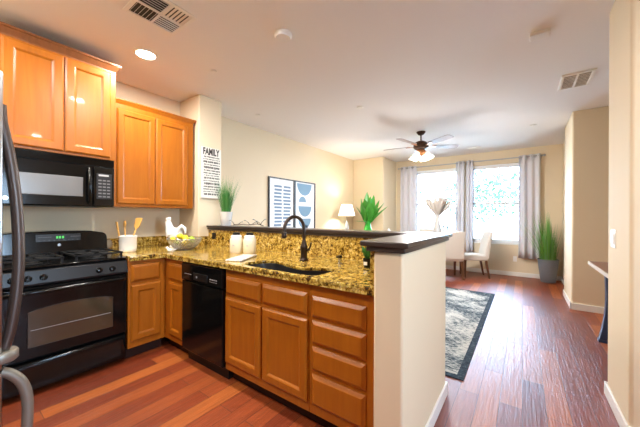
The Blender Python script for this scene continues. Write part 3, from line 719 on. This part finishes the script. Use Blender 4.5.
# ------------------------------------------------------------------ console table, lamp, vase plant
def legged(name, label, cat, x0, x1, y0, y1, h_, m, ml, leg=.05, th=.035):
    t = thing(name, label, cat, ((x0+x1)/2, (y0+y1)/2, 0)); a, b = (x1-x0)/2, (y1-y0)/2
    box(-a, a, -b, b, h_-th, h_).build('tabletop', m, t, bevel=.004)
    box(-a+.03, a-.03, -b+.03, b-.03, h_-th-.09, h_-th).build('apron', ml, t)
    for sx in (-1, 1):
        for sy in (-1, 1): box(sx*(a-.04)-leg/2, sx*(a-.04)+leg/2, sy*(b-.04)-leg/2, sy*(b-.04)+leg/2, 0, h_-th-.001).build('leg', ml, t)
    return t
legged('console_table', 'dark wood corner table behind the bar carrying the lamp and vase', 'table', -3.58, -2.72, 5.25, 6.42, .75, TABLEW, TABLEW)
LX, LY = -3.28, 5.60
t = thing('table_lamp', 'lit table lamp with a white tapered shade near the framed prints', 'lamp', (LX, LY, .7505))
MB().lathe([(.075, 0), (.078, .01), (.05, .022), (.028, .05), (.055, .13), (.062, .20), (.045, .30), (.022, .38), (.014, .42)], n=24).build('base', LAMPG, t, 45)
MB().cyl((0, 0, .41), (0, 0, .56), .006).build('stem', CHROME, t)
MB().lathe([(.195, .53), (.122, .79)], n=32, cap0=False, cap1=False).build('lamp_shade', SHADE, t, 60, solid=.003)
lamp('bulb', 'POINT', (0, 0, .66), 26, (1, .90, .76), t, .05)
t = thing('vase_plant', 'large green strap leaves standing in a bright green glass vase', 'plant', (-2.92, 5.95, .7505))
MB().lathe([(.085, 0), (.09, .01), (.10, .10), (.095, .22), (.07, .31), (.062, .36), (.088, .42), (.084, .425), (.056, .36), (.06, .31), (.08, .2), (.085, .03)], n=28).build('vase', VASEG, t, 45)
mb = MB()
for k, (a, e, l_, b_) in enumerate(((100, .05, .72, .0), (60, .20, .66, .05), (150, .22, .62, .05), (20, .42, .62, .10), (190, .12, .58, .03), (330, .55, .60, .18), (215, .35, .50, .10), (0, .8, .56, .2), (270, .35, .55, .1), (300, .25, .68, .05), (240, .30, .60, .08), (160, .50, .48, .15), (40, .75, .5, .2))):
    a = rad(a)+YAW; mb.blade((.02*cos(a), .02*sin(a), .38), (cos(a)*e, sin(a)*e, 1), (-sin(a), cos(a), .15), l_, .20, b_, 8)
mb.build('leaves', LEAF, t, 60)
mb = MB()
for k in range(2):
    a = pi+YAW+.5*k+.1; mb.blade((.03*cos(a), .03*sin(a), .40), (cos(a), sin(a), .12), (-sin(a), cos(a), .1), .27, .08, .15, 6)
mb.build('drooping_leaves', LEAF, t, 60)

# ------------------------------------------------------------------ dining set
TX, TY = -1.80, 6.68
t = thing('dining_table', 'round dark wood pedestal dining table by the windows', 'table', (TX, TY, 0))
MB().lathe([(.465, .72), (.48, .728), (.48, .752), (.47, .758), (0, .759)], n=48, cap1=False).build('tabletop', TABLEW, t, 40)
MB().lathe([(.09, .05), (.06, .12), (.05, .30), (.07, .50), (.12, .68), (.2, .719)], n=24).build('pedestal', LEGW, t, 45)
for k in range(4):
    a = pi/4+k*pi/2
    MB().tube([(.04*cos(a), .04*sin(a), .14), (.2*cos(a), .2*sin(a), .09), (.34*cos(a), .34*sin(a), .025)], [.035, .03, .025], 8).build('foot', LEGW, t, 60)
def make_chair():      # local: origin under the middle of the backrest, faces +y
    t = thing('dining_chair', '', 'chair')
    W_ = .225
    MB().box(-W_, W_, .0, .47, .36, .48).build('seat', FABRIC, t, bevel=.03, seg=3)
    loops = []
    for z, y, th in ((.40, .03, .085), (.55, .015, .085), (.75, -.02, .075), (.90, -.055, .065), (.975, -.075, .05)):
        loops.append([(-W_, y-th/2, z), (W_, y-th/2, z), (W_, y+th/2, z), (-W_, y+th/2, z)])
    MB().loft(loops).build('backrest', FABRIC, t, bevel=.02, seg=3)
    for sx in (-1, 1):
        MB().loft([[(sx*(W_-.03)+a*s_, y+b*s_, z) for a, b in ((-1, -1), (1, -1), (1, 1), (-1, 1))] for z, y, s_ in ((0, -.03, .015), (.38, .04, .022))]).build('leg', LEGW, t)
        MB().loft([[(sx*(W_-.03)+a*s_, y+b*s_, z) for a, b in ((-1, -1), (1, -1), (1, 1), (-1, 1))] for z, y, s_ in ((0, .43, .015), (.38, .43, .022))]).build('leg', LEGW, t)
    return t
ch0 = make_chair()
for k, (x, y, rz, lb) in enumerate(((-1.16, 6.24, rad(30), 'cream upholstered dining chair with its back turned to the kitchen'),
                                    (-.66, 6.93, rad(112), 'cream dining chair turned sideways below the window, next to the reed plant'),
                                    (-1.93, 7.255, rad(180), 'cream dining chair on the window side of the dining table'),
                                    (-2.56, 6.50, rad(-70), 'cream dining chair at the alcove end of the dining table'))):
    c = ch0 if k == 0 else copy_tree(ch0)
    c.location = (x, y, 0); c.rotation_euler = (0, 0, rz); tag(c, lb, 'chair', 'dining chairs')
t = thing('plume_vase', 'white vase of pale pampas plumes on the dining table', 'vase', (-1.56, 6.66, .7595))
MB().lathe([(.045, 0), (.055, .01), (.085, .12), (.088, .22), (.06, .36), (.05, .50), (.060, .56), (.054, .56), (.042, .50), (.05, .36)], n=24).build('vase', VASEW, t, 45)
mb = MB()
for k in range(26):
    a = 2*pi*k/26*3+.3; e = random.uniform(.02, .31); h_ = random.uniform(.32, .48)
    p0 = Vector((0, 0, .5)); p1 = p0+Vector((cos(a)*e*.5, sin(a)*e*.5, h_*.55)); p2 = p0+Vector((cos(a)*e*.95, sin(a)*e*.95, h_))
    mb.tube(catmull([p0, p1, p2], 3, False), [.006, .014, .030, .042, .040, .028, .008][:7], 7)
mb.build('plumes', PAMPAS, t, 60)
def candlestick(x, y, h_, lb):
    t = thing('candlestick', lb, 'candlestick', (x, y, .7595), 0, 'candlesticks on the dining table')
    MB().lathe([(.04, 0), (.04, .008), (.018, .016), (.014, .05), (.016, h_*.55), (.024, h_*.56), (.02, h_*.6)], n=16).build('holder', BRONZE, t, 45)
    MB().lathe([(.014, h_*.59), (.013, h_), (.003, h_+.006)], n=12).build('candle', mat('grey_taper_candle', (.06, .05, .045), .6), t, 45)
candlestick(-1.42, 6.60, .52, 'slim candlestick nearer the vase of plumes on the dining table')
candlestick(-1.345, 6.66, .49, 'slim candlestick nearer the cream chair by the window')

# ------------------------------------------------------------------ curtains and rods
def curtain(x0, x1, label, waves, z0=.405):
    t = thing('curtain', label, 'curtain', ((x0+x1)/2, YW-.10, 0), 0, 'curtain panels at the dining windows')
    mb = MB(); n = waves*10; w_ = x1-x0; rows = 10; vs = []; fs = []
    for r in range(rows+1):
        f_ = r/rows; z = z0+(2.575-z0)*f_
        for k in range(n+1):
            u_ = k/n; sp = 1+.10*(1-f_)*sin(3*u_)
            vs.append((-w_/2+w_*u_*sp if u_ else -w_/2, (.035+.012*sin(2.2*f_+k*.13))*sin(2*pi*waves*u_), z))
    for r in range(rows):
        for k in range(n): a = r*(n+1)+k; fs.append((a, a+1, a+n+2, a+n+1))
    mb.add(vs, fs); mb.build('cloth', CURT, t, 80, solid=.004)
    for k in range(waves*2):
        x = -w_/2+w_*(k+.5)/(waves*2)
        MB().tube([(x, .028*cos(a), 2.535+.028*sin(a)) for a in [2*pi*j/14 for j in range(15)]], .005, 6).build('grommet', RODM, t, 60)
curtain(-2.64, -2.22, 'pale grey curtain panel beside the alcove corner', 3)
curtain(-1.30, -1.12, 'pale grey curtain panel on the vase side of the window post', 2)
curtain(-1.08, -.94, 'pale grey curtain panel on the reed plant side of the window post', 2)
curtain(-.08, .28, 'pale grey curtain panel hanging beside the reed plant', 3)
def rod(x0, x1, label):
    t = thing('curtain_rod', label, 'curtain rod', ((x0+x1)/2, YW-.10, 2.535), 0, 'curtain rods'); a = (x1-x0)/2
    MB().cyl((-a, 0, 0), (a, 0, 0), .012).build('pole', RODM, t, 60)
    for s_ in (-1, 1):
        MB().ball((s_*(a+.015), 0, 0), .022, 12, 8).build('finial', RODM, t, 60)
        MB().box(s_*(a-.03)-.008, s_*(a-.03)+.008, 0, .0985, -.012, .012).build('bracket', RODM, t)
rod(-2.68, -1.135, 'grey curtain rod over the window behind the vase of plumes'); rod(-1.03, .33, 'grey curtain rod over the window beside the reed plant')

# ------------------------------------------------------------------ reed plant
t = thing('reed_plant', 'tall green reed plant in a slate grey tapered pot by the window', 'plant', (.40, 7.11, 0))
MB().lathe([(.115, 0), (.12, .006), (.168, .44), (.172, .45), (.160, .45), (.155, .42)], n=32).build('pot', POTG, t, 45)
MB().lathe([(.155, .42), (0, .422)], n=24, cap0=False, cap1=False).build('soil', SOIL, t)
mb = MB(); mb2 = MB()
for k in range(420):
    a = random.random()*2*pi; e = random.random()*.27; r = random.random()*.13; l_ = random.uniform(.35, 1.0)*(1-.40*max(0, cos(a))); e *= .45 if sin(a) > -.1 else 1.6; e *= .6 if cos(a) > 0 else 1.5
    (mb2 if k % 4 == 0 else mb).blade((r*cos(a), r*sin(a), .42), (cos(a)*e, sin(a)*e, 1), (-sin(a), cos(a), 0), l_, .012, random.uniform(0, .06), 5)
mb.build('reeds', FROND, t); mb2.build('pale_reeds', GREEN2, t)

# ------------------------------------------------------------------ rug
t = thing('area_rug', 'distressed black and cream area rug with a charcoal border', 'rug', (-1.37, 3.93, 0))
mb = box(-1.0, 1.0, -1.51, 1.51, .001, .009); mb.build('border', RUGB, t)
box(-.945, .945, -1.455, 1.455, .0092, .0105).build('field', RUG, t)

# ------------------------------------------------------------------ hall table
t = thing('hall_table', 'wooden table with pale edge and navy curved legs behind the hall wall', 'table', (1.05, 3.62, 0))
box(-.445, .45, -.72, .73, .748, .78).build('tabletop', CONSW, t, bevel=.003)
mb = MB(); mb.box(-.455, -.445, -.73, .74, .745, .781).box(-.445, .45, .73, .74, .745, .781).box(-.445, .45, -.73, -.72, .745, .781).box(.45, .46, -.73, .74, .745, .781)
mb.build('edge_band', EDGEW, t)
for sy in (-.42, .42):
    for s_ in (-1, 1):
        pts = [(s_*.345, sy, .735), (s_*.338, sy, .60), (s_*.335, sy, .45), (s_*.342, sy, .30), (s_*.36, sy, .15), (s_*.385, sy, .025)]
        q = catmull(pts, 4, False)
        MB().loft([[(p.x-.03, p.y-.035, p.z), (p.x+.03, p.y-.035, p.z), (p.x+.03, p.y+.035, p.z), (p.x-.03, p.y+.035, p.z)] for p in q]).build('leg', NAVY, t, bevel=.006)
    box(-.42, .42, sy-.035, sy+.035, .72, .748).build('crossbar', NAVY, t)
    box(-.42, .42, sy-.04, sy+.04, 0, .026).build('foot_bar', NAVY, t)

# ------------------------------------------------------------------ ceiling things
def can(x, y, label):
    t = thing('recessed_light', label, 'light', (x, y, HC), 0, 'recessed ceiling lights')
    MB().lathe([(.098, 0), (.098, -.004), (.080, -.008), (.076, -.002), (.076, 0)], n=32, cap0=False, cap1=False).build('trim_ring', TRIM, t, 45)
    MB().lathe([(.076, -.001), (.070, -.004), (0, -.006)], n=32, cap0=False, cap1=False).build('lens', LENS, t, 45)
    lamp('can_light', 'AREA', (0, 0, -.010), CAN_W, CAN_C, t, .14)
can(-2.80, 1.155, 'lit recessed ceiling light beside the square vent')
can(-2.60, -.15, 'lit recessed ceiling light above the range side of the kitchen')
can(-1.55, 1.10, 'lit recessed ceiling light above the sink')
can(-1.3, -.25, 'unseen recessed ceiling light added in front of the refrigerator')  # out-of-view light added to brighten the kitchen
can(1.15, 1.15, 'unseen recessed ceiling light added above the hall walkway')  # added out of view to light the hall side of the pony wall
def louvre(name, label, x0, x1, y0, y1, four=False):
    t = thing(name, label, 'vent', ((x0+x1)/2, (y0+y1)/2, HC)); a, b = (x1-x0)/2, (y1-y0)/2; f_ = .03
    mb = MB()
    for q in ((-a, a, -b, -b+f_), (-a, a, b-f_, b), (-a, -a+f_, -b+f_, b-f_), (a-f_, a, -b+f_, b-f_)): mb.box(*q, -.010, 0)
    mb.build('frame', TRIM, t, bevel=.003); box(-a+f_, a-f_, -b+f_, b-f_, -.0015, -.0005).build('backing', VENTD, t)
    mb = MB(); ia, ib = a-f_, b-f_
    if four:
        mb.box(-.006, .006, -ib, ib, -.009, -.002).box(-ia, ia, -.006, .006, -.009, -.002)
        for sx in (-1, 1):
            for sy in (-1, 1):
                for k in range(6):
                    if sx*sy > 0:
                        q = ib*(k+.5)/6*sy; mb.add([(sx*.006, q-.004, -.002), (sx*ia, q-.004, -.002), (sx*ia, q+.008*sy, -.009), (sx*.006, q+.008*sy, -.009)], [(0, 1, 2, 3)])
                    else:
                        q = ia*(k+.5)/6*sx; mb.add([(q-.004, sy*.006, -.002), (q-.004, sy*ib, -.002), (q+.008*sx, sy*ib, -.009), (q+.008*sx, sy*.006, -.009)], [(0, 1, 2, 3)])
    else:
        mb.box(-.008, .008, -ib, ib, -.009, -.002)
        for k in range(9):
            q = -ib+2*ib*(k+.5)/9
            for s_ in (-1, 1): mb.add([(0, q-.004, -.003), (s_*ia, q-.004, -.003), (s_*ia, q+.006, -.009), (0, q+.006, -.009)], [(0, 1, 2, 3)])
    mb.build('louvre', TRIM, t, solid=.002)
louvre('ceiling_vent', 'square white four-way ceiling vent above the kitchen', -2.32, -1.965, .80, 1.165, True)
louvre('return_vent', 'white rectangular ceiling vent near the hall column', .315, .585, 3.83, 4.25)
louvre('slot_vent', 'small dark slot vent in the ceiling before the windows', -.97, -.72, 6.72, 6.86)
def disc(name, x, y, r, h_, label, cat, m=PLASTIC):
    return tag(MB().lathe([(r, 0), (r, -h_*.5), (r*.85, -h_), (0, -h_-.001)], n=28, cap1=False).build(name, m, smooth=40, loc=(x, y, HC)), label, cat)
disc('smoke_detector', -1.58, 1.67, .07, .035, 'round white smoke detector on the ceiling above the peninsula', 'smoke detector')
disc('sprinkler_cover', -2.555, 1.69, .03, .012, 'tiny round sprinkler cover on the ceiling by the pier', 'sprinkler')
disc('sprinkler_cover', -3.14, 2.80, .035, .012, 'small round sprinkler cover on the ceiling next to the picture wall', 'sprinkler')
disc('sprinkler_cover', -1.785, 3.385, .045, .014, 'small round sprinkler cover between the bar and the ceiling fan', 'sprinkler')
disc('sprinkler_cover', .12, 5.63, .045, .012, 'small round sprinkler cover on the ceiling near the column', 'sprinkler')
tag(MB().box(-.065, .065, -.05, .05, -.028, 0).build('alarm_box', PLASTIC, bevel=.008, loc=(.10, 2.85, HC)), 'small white rectangular alarm box on the ceiling near the hall wall', 'alarm')

# ceiling fan
FX, FY = -1.445, 4.99
t = thing('ceiling_fan', 'bronze five blade ceiling fan with lit frosted glass shades', 'ceiling fan', (FX, FY, HC))
MB().lathe([(.075, 0), (.075, -.012), (.045, -.05), (.02, -.06)], n=24).build('canopy', FANM, t, 45)
MB().cyl((0, 0, -.05), (0, 0, -.17), .013).build('downrod', FANM, t, 60)
MB().lathe([(.02, -.155), (.05, -.16), (.10, -.185), (.125, -.22), (.125, -.27), (.10, -.30), (.06, -.31)], n=32).build('motor_housing', FANM, t, 45)
MB().lathe([(.06, -.309), (.075, -.32), (.08, -.36), (.055, -.40), (.02, -.415)], n=24).build('light_fitter', FANC, t, 45)
for k in range(5):
    a = YAW+rad(4+72*k)
    ar = MB().loft([[(r, -w_, z), (r, w_, z), (r, w_, z+.006), (r, -w_, z+.006)] for r, w_, z in ((.10, .02, -.262), (.16, .014, -.256), (.20, .035, -.250), (.26, .03, -.250))]).build('blade_iron', FANC, t)
    ar.rotation_euler = (0, 0, a)
    bl = MB().loft([[(r, -w_, .0), (r, w_, .0), (r, w_, .008), (r, -w_, .008)] for r, w_ in ((.20, .045), (.23, .058), (.60, .072), (.645, .062), (.665, .035))]).build('blade', FANB, t, bevel=.002)
    bl.location = (0, 0, -.243); bl.rotation_euler = (rad(-11), 0, a)
for k in range(4):
    a = YAW+rad(45+90*k); dx, dy = cos(a), sin(a)
    MB().tube([(.04*dx, .04*dy, -.37), (.09*dx, .09*dy, -.36), (.115*dx, .115*dy, -.375)], .009, 8).build('light_arm', FANC, t, 60)
    s_ = MB().lathe([(.022, .0), (.026, -.02), (.040, -.05), (.058, -.085), (.075, -.105)], n=24, cap0=True, cap1=False).build('glass_shade', FROST, t, 60, solid=.003)
    s_.location = (.115*dx, .115*dy, -.375); s_.rotation_euler = (rad(20)*-dy*-1 if False else 0, 0, 0)
    s_.rotation_euler = Matrix.Rotation(rad(22), 3, Vector((dy, -dx, 0))).to_euler()
    lamp('bulb', 'POINT', (.135*dx, .135*dy, -.475), 38, (1, .96, .92), t, .05)
